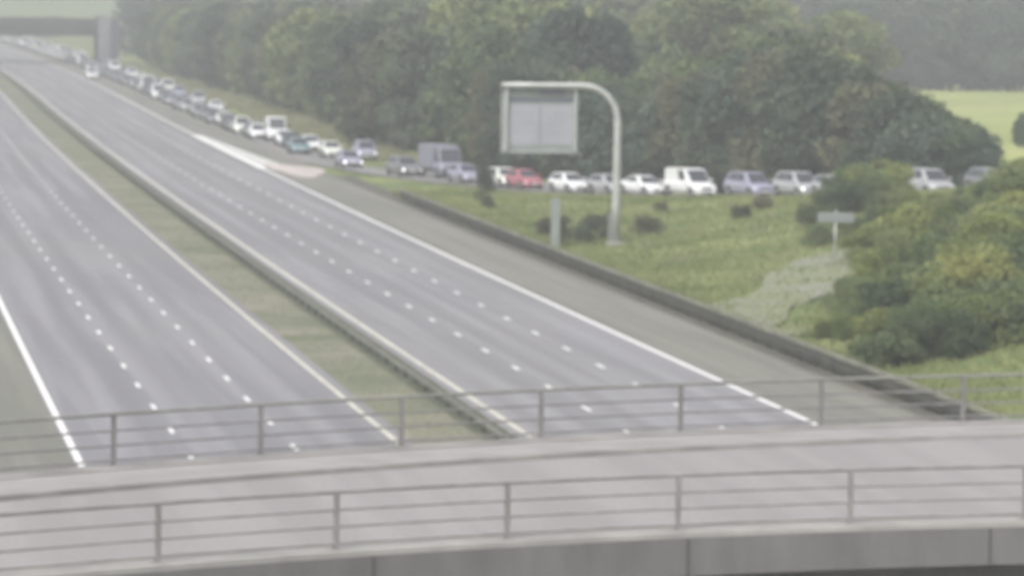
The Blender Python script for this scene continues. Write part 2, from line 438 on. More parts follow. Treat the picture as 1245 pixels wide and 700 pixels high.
# stone track draped over the bank
def wx(u, Y):
    """X of the place that lies in compass direction u of the photograph at distance Y"""
    return Y*math.tan(YAW+math.atan((u-622.5)/5687.12))
TPP = [(42.2, 203, 0), (wx(880, 211), 211, 0), (wx(930, 221), 221, 0), (wx(985, 232), 232, 0), (wx(1040, 243), 243, 0)]
tp = catmull(TPP, 14)
v = []; f = []
for i, p in enumerate(tp):
    t = tp[min(i+1, len(tp)-1)]-tp[max(i-1, 0)]; n = Vector((t.y, -t.x, 0)).normalized()
    for s in (-2.1, -1.05, 0, 1.05, 2.1):
        q = p+n*s*(1.15+0.22*math.sin(i*0.35+s)); q.x = max(q.x, 41.6+C(q.y)); v.append((q.x, q.y, T(q.x, q.y)+0.10))
    if i:
        for k in range(4): a = (i-1)*5+k; f.append((a, a+1, a+6, a+5))
tag(obj('access_path', mesh_of(v, f), MT['track']), kind='structure')

# ------------------------------------------------------------------ near road bridge and its railings
ZD = 6.0
def fy(x):
    xx = min(max(x, -6), 30); return 82.93+0.8609*xx-0.0117*xx*xx + (x-xx)*(0.8609-0.0234*xx)
def ny_(x):
    xx = min(max(x, -6), 24); return 68.63+0.7485*xx-0.01398*xx*xx + (x-xx)*(0.7485-0.02796*xx)
def arc(fn, xa, xb, off=0.0, n=60):
    """points along the parapet, shifted off metres away from the camera"""
    out = []
    for i in range(n+1):
        x = xa+(xb-xa)*i/n; s = (fn(x+.05)-fn(x-.05))/.1; L = math.hypot(1, s)
        out.append((x - s/L*off, fn(x)+off/L))
    return out
def ribbon(A, B, za, zb):
    """closed slab between two polylines A (near) and B (far)"""
    v = []; f = []
    for (a, b) in zip(A, B):
        v += [(*a, za), (*b, za), (*b, zb), (*a, zb)]
    for i in range(len(A)-1):
        k = 4*i
        for j in range(4): f.append((k+j, k+(j+1) % 4, k+4+(j+1) % 4, k+4+j))
    f.append((3, 2, 1, 0)); k = 4*(len(A)-1); f.append((k, k+1, k+2, k+3))
    bm = bmesh.new(); me = mesh_of(v, f); bm.from_mesh(me); bmesh.ops.recalc_face_normals(bm, faces=bm.faces); bm.to_mesh(me); bm.free(); return me
XA, XB = -22, 62
bridge = tag(empty('road_bridge', (21, 80, 0)), 'concrete roundabout bridge crossing the motorway in the foreground', 'bridge')
def bpart(name, me, m): 
    me.transform(Matrix.Translation((-21, -80, 0))); return obj(name, me, m, bridge)
bpart('deck_surface', ribbon(arc(ny_, XA, XB, 0.46), arc(fy, XA, XB, -0.46), ZD-0.12, ZD), MT['deckroad'])
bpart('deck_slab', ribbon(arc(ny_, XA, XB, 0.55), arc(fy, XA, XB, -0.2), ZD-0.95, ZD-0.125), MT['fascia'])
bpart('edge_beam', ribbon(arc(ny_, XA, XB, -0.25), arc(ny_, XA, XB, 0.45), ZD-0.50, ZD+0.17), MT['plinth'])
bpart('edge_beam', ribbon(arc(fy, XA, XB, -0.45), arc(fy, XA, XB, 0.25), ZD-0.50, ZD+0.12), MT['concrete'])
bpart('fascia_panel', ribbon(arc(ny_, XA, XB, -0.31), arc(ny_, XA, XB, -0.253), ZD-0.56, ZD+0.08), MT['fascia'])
bpart('kerb', ribbon(arc(fy, XA, XB, -2.55), arc(fy, XA, XB, -2.4), ZD-0.02, ZD+0.10), MT['concrete'])
bpart('footway', ribbon(arc(fy, XA, XB, -2.39), arc(fy, XA, XB, -0.47), ZD-0.02, ZD+0.095), mat('footway', (0.30, 0.285, 0.28), 0.9, 0.1, 0.8))
bpart('kerb', ribbon(arc(ny_, XA, XB, 1.3), arc(ny_, XA, XB, 1.42), ZD-0.02, ZD+0.09), MT['concrete'])
for k in range(-2, 9):                       # open joints between the precast edge panels
    x = 3.2+k*5.6; (px, py) = arc(ny_, x, x+.001, -0.325, 1)[0]; s_ = (ny_(x+.05)-ny_(x-.05))/.1
    j_ = MB().box(-0.018, 0.018, -0.012, 0.012, ZD-0.555, ZD+0.075).mesh(); j_.transform(Matrix.Translation((px, py, 0)) @ Matrix.Rotation(math.atan(s_), 4, 'Z')); bpart('panel_joint', j_, mat('joint_mastic', (0.11, 0.11, 0.11), 0.9) if k == -2 else bpy.data.materials['joint_mastic'])
for gof in (3, 8, 13):
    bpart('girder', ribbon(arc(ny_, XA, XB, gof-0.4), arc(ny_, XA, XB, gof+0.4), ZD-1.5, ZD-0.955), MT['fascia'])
for xx in (1.0, 21.3, 41.5):
    mb = MB()
    for k in range(4):
        q = ny_(xx+3)+1.5+k*4.6
        mb.tube([(xx+k*0.0, q, -0.2), (xx, q, ZD-1.55)], 0.42, 16)
    mb.box(xx-0.5, xx+0.5, ny_(xx)+0.2, ny_(xx)+18, ZD-1.9, ZD-1.51)
    bpart('pier', mb.mesh(), MT['concrete'])

def railing(name, fn, off, zb, posts, mrail, mpost, mtop, label, rails, h=1.0):
    root = tag(empty(name, (fn(0)*0+14, fn(14), zb)), label, 'railing', 'railings on the foreground bridge')
    base = Vector(root.location)
    for j, z in enumerate(rails):
        pts = [Vector((x, y, zb+z))-base for x, y in arc(fn, XA+1, XB-1, off, 70)]
        r = 0.034 if j == len(rails)-1 else 0.022
        MB().tube(pts, r, 8).build('rail', mtop if j == len(rails)-1 else mrail, root, True)
    me = MB().box(-0.038, 0.038, -0.035, 0.035, 0.012, h-0.03).box(-0.11, 0.11, -0.09, 0.09, 0, 0.012).mesh(); me.materials.append(mpost)
    for x in posts:
        (px, py) = arc(fn, x, x+0.001, off, 1)[0]; s = (fn(x+.05)-fn(x-.05))/.1
        o = bpy.data.objects.new('post', me); COL.objects.link(o); o.parent = root
        o.location = Vector((px, py, zb))-base; o.rotation_euler[2] = math.atan(s)
    return root
def post_xs(fn, x0, pitch):
    xs = [x0]; x = x0
    while x < XB-2: s = (fn(x+.05)-fn(x-.05))/.1; x += pitch/math.hypot(1, s); xs.append(x)
    x = x0
    while x > XA+2: s = (fn(x+.05)-fn(x-.05))/.1; x -= pitch/math.hypot(1, s); xs.append(x)
    return xs
railing('parapet_railing', fy, 0, ZD+0.12, post_xs(fy, 8.62, 3.55), MT['rail'], MT['rail'], MT['railtop'],
        'far parapet railing of dark steel, motorway lanes seen through its bars', (0.10, 0.38, 0.66, 0.97))
railing('parapet_railing', ny_, 0, ZD+0.17, post_xs(ny_, 8.35, 3.34), MT['railpale'], MT['railpale'], MT['railpale'],
        'near grey steel parapet railing on the pale concrete edge nearest the viewer', (0.10, 0.37, 0.64, 0.93), 0.95)

# ------------------------------------------------------------------ safety barrier on the right-hand verge
bar = tag(empty('safety_barrier', (41, 240, 0)), 'long dull steel safety barrier between the right hard shoulder and the grass bank', 'barrier')
def wbeam(a, y0, y1, zc, h, m, name, th=0.05, root=None, rx=41, ry=240):
    ys = np.arange(y0, y1+.1, 4.0); prof = [(-th, -h/2), (th*0.3, -h*0.27), (-th, 0), (th*0.3, h*0.27), (-th, h/2), (th*1.1, h/2), (th*1.1, -h/2)]
    v = []; f = []; n = len(prof)
    for i, y in enumerate(ys):
        c = C(y)
        for (dx, dz) in prof: v.append((a+c+dx-rx, y-ry, zc+dz))
        if i:
            for k in range(n): f.append(((i-1)*n+k, (i-1)*n+(k+1) % n, i*n+(k+1) % n, i*n+k))
    return obj(name, mesh_of(v, f), m, root or bar)
wbeam(40.2, 150, 334, 0.74, 0.14, MT['galvworn'], 'top_rail')
wbeam(40.2, 150, 334, 0.50, 0.20, MT['galvdark'], 'beam')
wbeam(40.2, 150, 334, 0.24, 0.12, MT['galvdark'], 'lower_rail')
me = MB().box(-0.05, 0.05, -0.04, 0.04, -0.1, 0.80).mesh(); me.materials.append(MT['galvdark'])
for k in range(56):
    y = 151+k*3.3; o = bpy.data.objects.new('post', me); COL.objects.link(o); o.parent = bar; o.location = (40.32+C(y)-41, y-240, 0)

cbar = tag(empty('safety_barrier', (23, 240, 0)), 'low dark steel barrier running along the grass central reserve between the carriageways', 'barrier')
MT['barrier_mid'] = mat('reserve_barrier_steel', (0.20, 0.20, 0.17), 0.7, 0.25, 1.0)
wbeam(R0-1.45, 60, 1300, 0.34, 0.11, MT['barrier_mid'], 'beam', 0.06, cbar, 23, 240)
me = MB().box(-0.05, 0.05, -0.04, 0.04, -0.1, 0.34).mesh(); me.materials.append(MT['galvdark'])
for k in range(96):
    y = 120+k*3.2; o = bpy.data.objects.new('post', me); COL.objects.link(o); o.parent = cbar; o.location = (R0-1.36+C(y)-23, y-240, 0)

# ------------------------------------------------------------------ cantilever sign
def cantilever():
    bx, by = 46.9, 271.0; bz = T(bx, by)
    root = tag(empty('cantilever_sign', (bx, by, bz)), 'tall curved white pole with a cantilever arm and a large sign seen from behind', 'sign gantry')
    top = 9.62-bz; r = 2.1
    pts = [(0, 0, 0.25), (0, 0, 2.5), (0, 0, top-r)]
    for k in range(1, 13):
        a = k/12*math.pi/2; pts.append((-r+r*math.cos(a), 0, top-r+r*math.sin(a)))
    pts += [(-3.2, 0, top), (-5.0, 0, top), (-6.9, 0, top)]
    MB().tube(pts, [0.26, 0.25, 0.22]+[0.20]*12+[0.18, 0.17, 0.16], 16).build('mast', MT['galv'], root, True)
    MB().rbox(-0.5, 0.5, -0.5, 0.5, -0.3, 0.25, 0.03).build('footing', MT['concrete'], root)
    mb = MB().rbox(-0.33, 0.33, 0.30, 0.75, 0.3, 1.9, 0.03); mb.build('control_cabinet', MT['signframe'], root)
    x0, x1, z0, z1 = -6.85, -2.25, top-3.95, top-0.35
    MB().rbox(x0, x1, 0.30, 0.62, z0, z1, 0.04).build('sign_case', MT['signframe'], root)
    MB().box(x0+0.45, (x0+x1)/2-0.06, 0.27, 0.297, z0+0.45, z1-0.75).build('rear_panel', MT['signback'], root)
    MB().box((x0+x1)/2+0.06, x1-0.35, 0.27, 0.297, z0+0.45, z1-0.75).build('rear_panel', MT['signback'], root)
    MB().box(x0+0.45, x1-0.35, 0.275, 0.297, z1-0.62, z1-0.40).build('cable_tray', MT['signdark'], root)
    MB().box(x0+2.75-.55, x0+2.75+1.0, 0.10, 0.296, z1-0.12, z1+0.16).build('hanger_clamp', MT['signdark'], root)
    for xx in (x0+0.25, x1-0.25):
        MB().box(xx-0.07, xx+0.07, 0.02, 0.296, z0+0.1, top+0.05).build('hanger', MT['galv'], root)
    MB().box(x0, x1, 0.12, 0.296, z0-0.05, z0+0.1).build('lower_walkway', MT['signframe'], root)
    mb = MB()
    for k in range(5): mb.box(x0+0.6, x1-0.6, 0.268, 0.2695, z0+0.6+k*0.55, z0+0.63+k*0.55)
    mb.build('panel_seams', MT['signframe'], root)
cantilever()

def panel_post(x, y, w, h, zp, tall, label, name, cat, m):
    z = T(x, y); root = tag(empty(name, (x, y, z)), label, cat)
    MB().tube([(0, 0, -0.3), (0, 0, tall)], 0.06, 10).build('pole', MT['galv'], root, True)
    MB().rbox(-w/2, w/2, -0.10, -0.062, zp, zp+h, 0.015).build('panel', m, root)
    return root
ca = empty('roadside_cabinet', (wx(674, 272), 272, T(wx(674, 272), 272))); tag(ca, 'slim pale grey equipment post below the white car, left of the sign pole', 'cabinet')
MB().rbox(-0.26, 0.26, -0.2, 0.2, 0.1, 3.0, 0.05).build('case', MT['case'], ca)
MB().box(-0.3, 0.3, -0.24, 0.24, -0.2, 0.1).build('base', MT['concrete'], ca)
MB().box(-0.2, 0.2, -0.215, -0.202, 0.4, 1.5).build('door', MT['signframe'], ca)
panel_post(wx(977, 335), 335, 0.75, 1.9, 2.2, 4.2, 'narrow pale sign panel on a post against the dark trees, right of the gantry', 'slip_road_sign', 'road sign', MT['galv'])
panel_post(wx(1015, 236), 236, 1.9, 0.5, 2.3, 2.9, 'low wide panel on a post at the top of the stone track', 'verge_sign', 'road sign', MT['signframe'])

# ------------------------------------------------------------------ far overbridge
ob = tag(empty('overbridge', (52, 890, 0)), 'distant concrete overbridge spanning the motorway at the far left', 'bridge')
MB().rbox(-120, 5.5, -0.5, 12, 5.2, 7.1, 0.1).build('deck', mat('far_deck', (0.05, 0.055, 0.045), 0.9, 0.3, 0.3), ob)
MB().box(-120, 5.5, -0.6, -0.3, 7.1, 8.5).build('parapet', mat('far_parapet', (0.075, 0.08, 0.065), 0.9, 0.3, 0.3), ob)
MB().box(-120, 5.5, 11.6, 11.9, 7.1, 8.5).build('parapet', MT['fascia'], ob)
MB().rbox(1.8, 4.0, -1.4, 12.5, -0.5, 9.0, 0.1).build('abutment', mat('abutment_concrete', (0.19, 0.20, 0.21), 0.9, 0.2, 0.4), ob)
MB().rbox(4.01, 5.6, -1.2, 12.5, -0.5, 8.4, 0.1).build('shaded_wing_wall', mat('shaded_wing_wall', (0.09, 0.09, 0.12), 0.9), ob)  # abutment's shaded side, the shade put into a darker colour
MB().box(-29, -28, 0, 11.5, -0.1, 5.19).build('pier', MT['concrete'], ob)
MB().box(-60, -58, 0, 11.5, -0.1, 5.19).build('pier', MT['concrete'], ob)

# ------------------------------------------------------------------ vehicles
def loft(rings, cap=True):
    n = len(rings[0]); v = [p for r in rings for p in r]; f = []
    for i in range(len(rings)-1):
        for k in range(n):
            a = i*n+k; b = i*n+(k+1) % n; f.append((a, b, b+n, a+n))
    if cap: f.append(tuple(range(n))[::-1]); f.append(tuple((len(rings)-1)*n+k for k in range(n)))
    return v, f
def ring(x, zb, zt, w, crown=0.03):
    m = (zb+zt)/2
    half = [(w*0.80, zb), (w*0.95, zb+0.05), (w*0.99, zb+(zt-zb)*0.35), (w, m+(zt-zb)*0.12), (w*0.965, zt-0.05), (w*0.86, zt), (w*0.45, zt+crown), (0, zt+crown*1.3)]
    pts = [(x, y, z) for y, z in half] + [(x, -y, z) for y, z in half[-2::-1]]
    return pts
# kinds: length, half width, belt stations (x from nose), cabin (x windscreen base, roof front, roof rear, rear base), roof height
K = {
 'hatchback': dict(L=4.0, w=0.86, st=[(0,.34,.56,.72),(.10,.24,.66,.80),(.35,.20,.74,.95),(.9,.20,.86,1),(1.25,.20,.92,1),(2.4,.20,.94,1),(3.5,.20,.97,.99),(3.88,.24,.95,.92),(4.0,.34,.86,.84)], cab=(1.05,1.72,3.45,3.88), roof=1.46),
 'saloon': dict(L=4.6, w=0.88, st=[(0,.34,.54,.72),(.12,.24,.64,.82),(.4,.20,.73,.95),(1.0,.20,.84,1),(1.35,.20,.90,1),(2.6,.20,.93,1),(3.6,.20,.97,1),(4.4,.24,.96,.94),(4.6,.34,.86,.84)], cab=(1.2,1.95,3.15,3.85), roof=1.42),
 'estate': dict(L=4.7, w=0.90, st=[(0,.34,.56,.74),(.12,.24,.67,.84),(.4,.20,.76,.96),(1.0,.20,.88,1),(1.3,.20,.94,1),(2.6,.20,.97,1),(4.0,.20,1.0,.99),(4.58,.24,.98,.94),(4.7,.34,.9,.86)], cab=(1.15,1.85,4.1,4.6), roof=1.52),
 'people_carrier': dict(L=4.5, w=0.91, st=[(0,.36,.62,.78),(.10,.25,.76,.88),(.35,.22,.86,.97),(.8,.22,.98,1),(1.1,.22,1.02,1),(2.4,.22,1.05,1),(3.9,.22,1.08,.99),(4.4,.25,1.06,.95),(4.5,.36,.98,.88)], cab=(.82,1.65,4.0,4.42), roof=1.72),
 'panel_van': dict(L=5.2, w=1.0, st=[(0,.42,.80,.80),(.10,.30,.98,.90),(.3,.26,1.12,.97),(.8,.26,1.26,1),(1.1,.26,1.30,1),(2.0,.26,1.32,1),(4.6,.26,1.32,1),(5.15,.30,1.32,.98),(5.2,.36,1.30,.96)], cab=(.78,1.55,5.1,5.18), roof=2.4),
 'small_van': dict(L=4.8, w=0.94, st=[(0,.36,.64,.78),(.10,.25,.78,.88),(.35,.22,.88,.97),(.9,.22,1.0,1),(1.2,.22,1.05,1),(2.0,.22,1.08,1),(4.4,.22,1.08,1),(4.75,.25,1.08,.97),(4.8,.34,1.05,.94)], cab=(.95,1.75,4.7,4.78), roof=1.95),
 'box_truck': dict(L=5.5, w=1.02, st=[(0,.45,1.0,.86),(.08,.35,1.15,.95),(.3,.35,1.25,1),(.9,.35,1.35,1),(1.3,.35,1.38,1),(1.9,.35,1.38,1),(1.95,.35,1.38,.98)], cab=(.35,.70,1.80,1.93), roof=2.45),
}
PROTO = {}
def build_kind(kind):
    """returns list of (name, mesh, material key, sub list)"""
    k = K[kind]; L, w = k['L'], k['w']; nose = L/2; parts = []
    X = lambda s: nose-s
    rings = [ring(X(x), zb, zt, w*f, 0.025) for x, zb, zt, f in k['st']]
    v, f = loft(rings); body = mesh_of(v, [q[::-1] for q in f])
    body.polygons.foreach_set('use_smooth', [True]*len(body.polygons))
    parts.append(('body', body, 'PAINT', []))
    xa, xb, xc, xd = k['cab']; H = k['roof']
    def belt(s):
        st = k['st']; xs = [a[0] for a in st]; return float(np.interp(s, xs, [a[2] for a in st]))
    van = 'van' in kind
    rf = 0.90 if (van or kind == 'box_truck') else 0.76
    wb = w*0.93; wr = w*rf
    zc = H-0.06
    lo = [(X(xa), wb*0.86, belt(xa)-.03), (X(xa+.35), wb, belt(xa+.35)-.03), (X(xd-.15), wb, belt(xd-.15)-.03), (X(xd), wb*0.88, belt(xd)-.03)]
    hi = [(X(xb), wr*0.92, zc), (X(xb+.25), wr, zc+.02), (X(xc-.25), wr, zc+.01), (X(xc), wr*0.93, zc-.01)]
    top = [(X(xb+.15), wr*0.60, H-.012), (X(xb+.4), wr*0.65, H), (X(xc-.4), wr*0.65, H), (X(xc-.12), wr*0.62, H-.02)]
    n = 4; def_r = lambda S: [(x, y, z) for x, y, z in S] + [(x, -y, z) for x, y, z in S[::-1]]
    a, b, c = def_r(lo), def_r(hi), def_r(top)
    vv = a+b+c; ff = []
    for r in (0, 8):
        for q in range(8): ff.append((r+q, r+(q+1) % 8, r+8+(q+1) % 8, r+8+q))
    ff += [(16, 17, 22, 23), (17, 18, 21, 22), (18, 19, 20, 21)]
    cabm = mesh_of(vv, ff)
    bm = bmesh.new(); bm.from_mesh(cabm); bmesh.ops.recalc_face_normals(bm, faces=bm.faces); bm.to_mesh(cabm); bm.free()
    parts.append(('roof_shell', cabm, 'PAINT', []))
    def pane(quad, inset=(0.06, 0.06, 0.06, 0.06), push=0.012, splits=None):
        # quad: bl, br, tr, tl ; inset fractions left,right,bottom,top
        q = [Vector(p) for p in quad]; nrm = (q[1]-q[0]).cross(q[3]-q[0]).normalized()
        def P(u, v): return q[0].lerp(q[1], u).lerp(q[3].lerp(q[2], u), v) + nrm*push
        mb = MB(); l, r, bt, tp = inset
        for (u0, u1) in (splits or [(l, 1-r)]):
            mb.add([P(u0, bt), P(u1, bt), P(u1, 1-tp), P(u0, 1-tp)], [(0, 1, 2, 3)])
            # thin edge so the pane has thickness
            mb.add([P(u0, bt)-nrm*.01, P(u1, bt)-nrm*.01, P(u1, 1-tp)-nrm*.01, P(u0, 1-tp)-nrm*.01], [(3, 2, 1, 0)])
        return mb.mesh()
    A, B = a, b
    # windscreen: between a[7],a[0] (y- , y+) and b
    parts.append(('windscreen', pane((a[7], a[0], b[0], b[7])[::1] if False else (a[0], a[7], b[7], b[0]), (.04, .04, .07, .06)) if False else pane((a[7], a[0], b[0], b[7]), (.04, .04, .07, .06)), 'glass', []))
    if kind not in ('panel_van', 'small_van', 'box_truck'):
        parts.append(('rear_window', pane((a[3], a[4], b[4], b[3]), (.06, .06, .12, .1)), 'glass', []))
    sp3 = {'panel_van': [(.03, .22)], 'small_van': [(.03, .32)], 'box_truck': [(.12, .78)]}.get(kind, [(.03, .40), (.44, .72), (.755, .93)])
    left = (a[1], a[2], b[2], b[1]); rightq = (a[6], a[5], b[5], b[6])
    def side(q, flip):
        if flip: q = (q[1], q[0], q[3], q[2]); s2 = [(1-u1, 1-u0) for u0, u1 in sp3]
        else: s2 = sp3
        return pane(q, (.03, .03, .10, .10), 0.012, s2)
    parts.append(('side_window', side(left, False), 'glass', []))
    parts.append(('side_window', side(rightq, True), 'glass', []))
    # front details
    big = kind in ('panel_van', 'box_truck')
    zh = belt(.15)-(.18 if not big else .26); hw = w*(.70 if not big else .74)
    for s in (1, -1):
        mb = MB().rbox(X(.42), X(.045 if not big else .03), s*hw-.17, s*hw+.17, zh-.07-(.05 if big else 0), zh+.09+(.06 if big else 0), .03)
        parts.append(('headlight', mb.mesh(), 'LAMP', []))
    parts.append(('grille', MB().rbox(X(.20), X(-.012), -w*.46, w*.46, zh-.10, zh+.06, .02).mesh(), 'plastic', []))
    parts.append(('bumper', MB().rbox(X(.30), X(-.03), -w*.74, w*.74, .22+(.06 if big else 0), zh-.15, .04).mesh(), 'plastic' if big else 'PAINT', []))
    parts.append(('lower_intake', MB().rbox(X(.1), X(-.045), -w*.5, w*.5, .25+(.06 if big else 0), .35+(.06 if big else 0), .015).mesh(), 'plastic', []))
    parts.append(('number_plate', MB().box(X(0), X(-.05), -.26, .26, .40, .51).mesh(), 'plate', []))
    for s in (1, -1):
        mb = MB().rbox(X(xa+.42), X(xa+.22), s*(w+.02), s*(w+.20), belt(xa+.3)+.04, belt(xa+.3)+(.20 if not big else .36), .03) if s > 0 else MB().rbox(X(xa+.42), X(xa+.22), -(w+.20), -(w+.02), belt(xa+.3)+.04, belt(xa+.3)+(.20 if not big else .36), .03)
        parts.append(('wing_mirror', mb.mesh(), 'plastic' if big else 'PAINT', []))
    # wheels and arches
    wr_ = 0.31 if not big else 0.36; fx = .80 if not big else .92; rx = L-(.78 if not big else 1.15)
    for s in (1, -1):
        for xx in (fx, rx):
            parts.append(('wheel_arch', MB().cyl((X(xx), s*(w-.06), wr_+.03), (0, 1, 0), wr_+.07, .135, 22).mesh(), 'plastic', []))
            t = MB().cyl((X(xx), s*(w-.085), wr_), (0, 1, 0), wr_, .20, 22)
            rm = MB().cyl((X(xx), s*(w+.012), wr_), (0, 1, 0), wr_*.62, .02, 18)
            parts.append(('wheel', t.mesh(), 'tyre', [('rim', rm.mesh(), 'rim')]))
    if kind == 'box_truck':
        parts.append(('cargo_box', MB().rbox(X(5.3), X(2.0), -1.08, 1.08, .75, 2.62, .04).mesh(), 'CARGO', []))
        parts.append(('chassis', MB().box(X(5.2), X(1.6), -.45, .45, .45, .749).mesh(), 'plastic', []))
    return parts
def vehicle(kind, paint, x, y, z, heading, label, group=None, lit=False, cat=None, name=None):
    if kind not in PROTO: PROTO[kind] = build_kind(kind)
    root = empty(name or kind, (x, y, z), heading)
    tag(root, label, cat or {'panel_van': 'van', 'small_van': 'van', 'box_truck': 'lorry'}.get(kind, 'car'), group)
    for nm, me, mk, subs in PROTO[kind]:
        if len(me.materials) == 0: me.materials.append(None)
        o = bpy.data.objects.new(nm, me); COL.objects.link(o); o.parent = root
        m = PAINT[paint] if mk == 'PAINT' else MT['cargo'] if mk == 'CARGO' else (MT['lamp_on'] if lit else MT['lamp']) if mk == 'LAMP' else MT[mk]
        o.material_slots[0].link = 'OBJECT'; o.material_slots[0].material = m
        for n2, m2, k2 in subs:
            if len(m2.materials) == 0: m2.materials.append(None)
            c = bpy.data.objects.new(n2, m2); COL.objects.link(c); c.parent = o
            c.material_slots[0].link = 'OBJECT'; c.material_slots[0].material = MT[k2]
    return root
PAINT_GROUP = 'queue of stationary traffic on the exit slip road'
# projection used only to find where along the queue a given vehicle of the photograph stands
def screen_x(p):
    d = Vector(p)-Vector((0, 0, CAM_H)); return 622.5+5687.12*d.dot(rt)/d.dot(fwd)
# the queue's path (near-side wheel track centre +0.9 m), from the roundabout end to far away
QP = []
for (c, n, p) in SPC:
    if p.y < 470: QP.append((p+n*0.95, n))
QP = QP[::-1]                                   # ends at Y=470 side first? reordered below
QP.sort(key=lambda q: q[0].y if q[0].y > 230 else -1)
y = 474.0
while y < 1230:
    QP.append((Vector((39.9+C(y)+0.0, y, 0)) if y > 520 else Vector((43.95+(39.9+C(520)-43.95)*(y-470)/50, y, 0)), Vector((1, 0, 0)))); y += 4
QP = [q for q in QP if q[0].y > 235]
def on_queue(u, lane=0.0):
    best = min(range(1, len(QP)-1), key=lambda i: abs(screen_x(QP[i][0]+QP[i][1]*lane)-u))
    # refine linearly
    p = QP[best][0]+QP[best][1]*lane; us = screen_x(p)
    o = QP[best+1] if (screen_x(QP[best+1][0]+QP[best+1][1]*lane)-us)*(u-us) > 0 else QP[best-1]
    q = o[0]+o[1]*lane; uq = screen_x(q); t = (u-us)/(uq-us) if abs(uq-us) > 1e-6 else 0
    t = min(max(t, -0.5), 1)
    pos = p.lerp(q, t); d = QP[best-1][0]-QP[best+1][0]     # towards the roundabout
    return pos, math.atan2(d.y, d.x)
cars = [  # u, lane, kind, paint, lit, label
 (1205, 0, 'estate', 'grey', 0, 'dark grey estate car half hidden behind the bushes at the right edge'),
 (1128, 0, 'people_carrier', 'silver', 0, 'silver people carrier, last car but one at the right end of the queue'),
 (1060, 0, 'hatchback', 'grey', 0, 'grey hatchback almost hidden behind the tall bush, its roof showing'),
 (1014, 0, 'hatchback', 'silver', 0, 'small silver hatchback with only its roof above the bush, left of the tall bush'),
 (970, 0, 'people_carrier', 'silver', 1, 'silver people carrier with lit headlights just left of the bush'),
 (911, 0, 'people_carrier', 'lilac', 0, 'pale lilac people carrier directly right of the white van'),
 (839, 0, 'small_van', 'white', 0, 'white van right of the gantry pole, in front of the lilac people carrier'),
 (782, 0, 'saloon', 'white', 0, 'white saloon just right of the gantry pole'),
 (740, 0, 'hatchback', 'silver', 0, 'silver hatchback behind the gantry pole'),
 (692, 0, 'hatchback', 'white', 0, 'white hatchback under the right corner of the gantry sign'),
 (637, 0, 'hatchback', 'red', 0, 'red hatchback, the only red car in the queue'),
 (612, 0, 'hatchback', 'offwhite', 1, 'cream hatchback directly behind the red car, partly hidden by the small dark bush'),
 (565, 0, 'hatchback', 'lilac', 0, 'pale lilac hatchback left of the small dark bush, beside the grey lorry'),
 (536, 1.8, 'box_truck', 'bluegrey', 0, 'blue grey box lorry towering over the cars beside it'),
 (491, 0, 'estate', 'grey', 1, 'dark grey estate car with bright headlights left of the box lorry'),
 (443, 3.4, 'people_carrier', 'lilac', 1, 'lilac people carrier in the tree-side lane left of the gap in the queue'),
 (424, -0.6, 'saloon', 'lilac', 1, 'lilac saloon at the near kerb just before the gap in the queue'),
 (402, 1.0, 'hatchback', 'offwhite', 0, 'off white hatchback close behind the lilac saloon'),
 (377, 1.2, 'hatchback', 'white', 0, 'white hatchback beside the teal car'),
 (363, -0.8, 'hatchback', 'teal', 0, 'teal hatchback nearest the hatched nose of the slip road'),
 (346, 0.6, 'hatchback', 'white', 0, 'white hatchback directly in front of the tall white van'),
 (335, 1.0, 'panel_van', 'white', 0, 'tall white panel van in the middle of the queue'),
 (313, 0, 'hatchback', 'white', 0, 'bright white hatchback directly behind the tall white van'),
 (294, 0, 'people_carrier', 'offwhite', 1, 'off white people carrier, second behind the tall white van'),
 (272, 0.4, 'hatchback', 'offwhite', 0, 'off white hatchback, third behind the tall white van'),
 (240, 0, 'hatchback', 'silver', 0, 'silver hatchback in the darker stretch of the queue left of the three white cars'),
 (228, 0, 'saloon', 'silver', 0, 'silver saloon in the darker stretch of the queue, behind the silver hatchback'),
 (213, 0, 'hatchback', 'lilac', 0, 'lilac hatchback right in front of the pair of white vans'),
 (193, -0.3, 'small_van', 'white', 0, 'white small van, front one of the bright white pair in the far queue'),
 (179, 0.2, 'panel_van', 'white', 0, 'white panel van, rear one of the bright white pair in the far queue'),
 (150, 0, 'hatchback', 'grey', 0, 'grey hatchback in the far queue, midway between the white pair and the overbridge'),
 (122, 0, 'hatchback', 'silver', 0, 'silver hatchback in the queue just before the overbridge wall'),
 (111, 0, 'hatchback', 'silver', 1, 'silver hatchback with lights on at the foot of the overbridge wall'),
 (100, 0.3, 'panel_van', 'white', 0, 'white panel van beside the overbridge wall'),
 (47, 0, 'panel_van', 'offwhite', 0, 'off white van in the queue beyond the overbridge'),
 (30, 0, 'panel_van', 'white', 0, 'bright white van farthest left in the queue beyond the overbridge'),
]
used = []
for u, lane, kind, paint, lit, label in cars:
    pos, hd = on_queue(u, lane)
    off = pos-Vector((0, 0, 0)); vehicle(kind, paint, pos.x, pos.y, pos.z+(0.045 if pos.y < 392 else 0.0), hd+rng.uniform(-.02, .02), label, PAINT_GROUP, bool(lit))
    used.append((pos.y, lane))
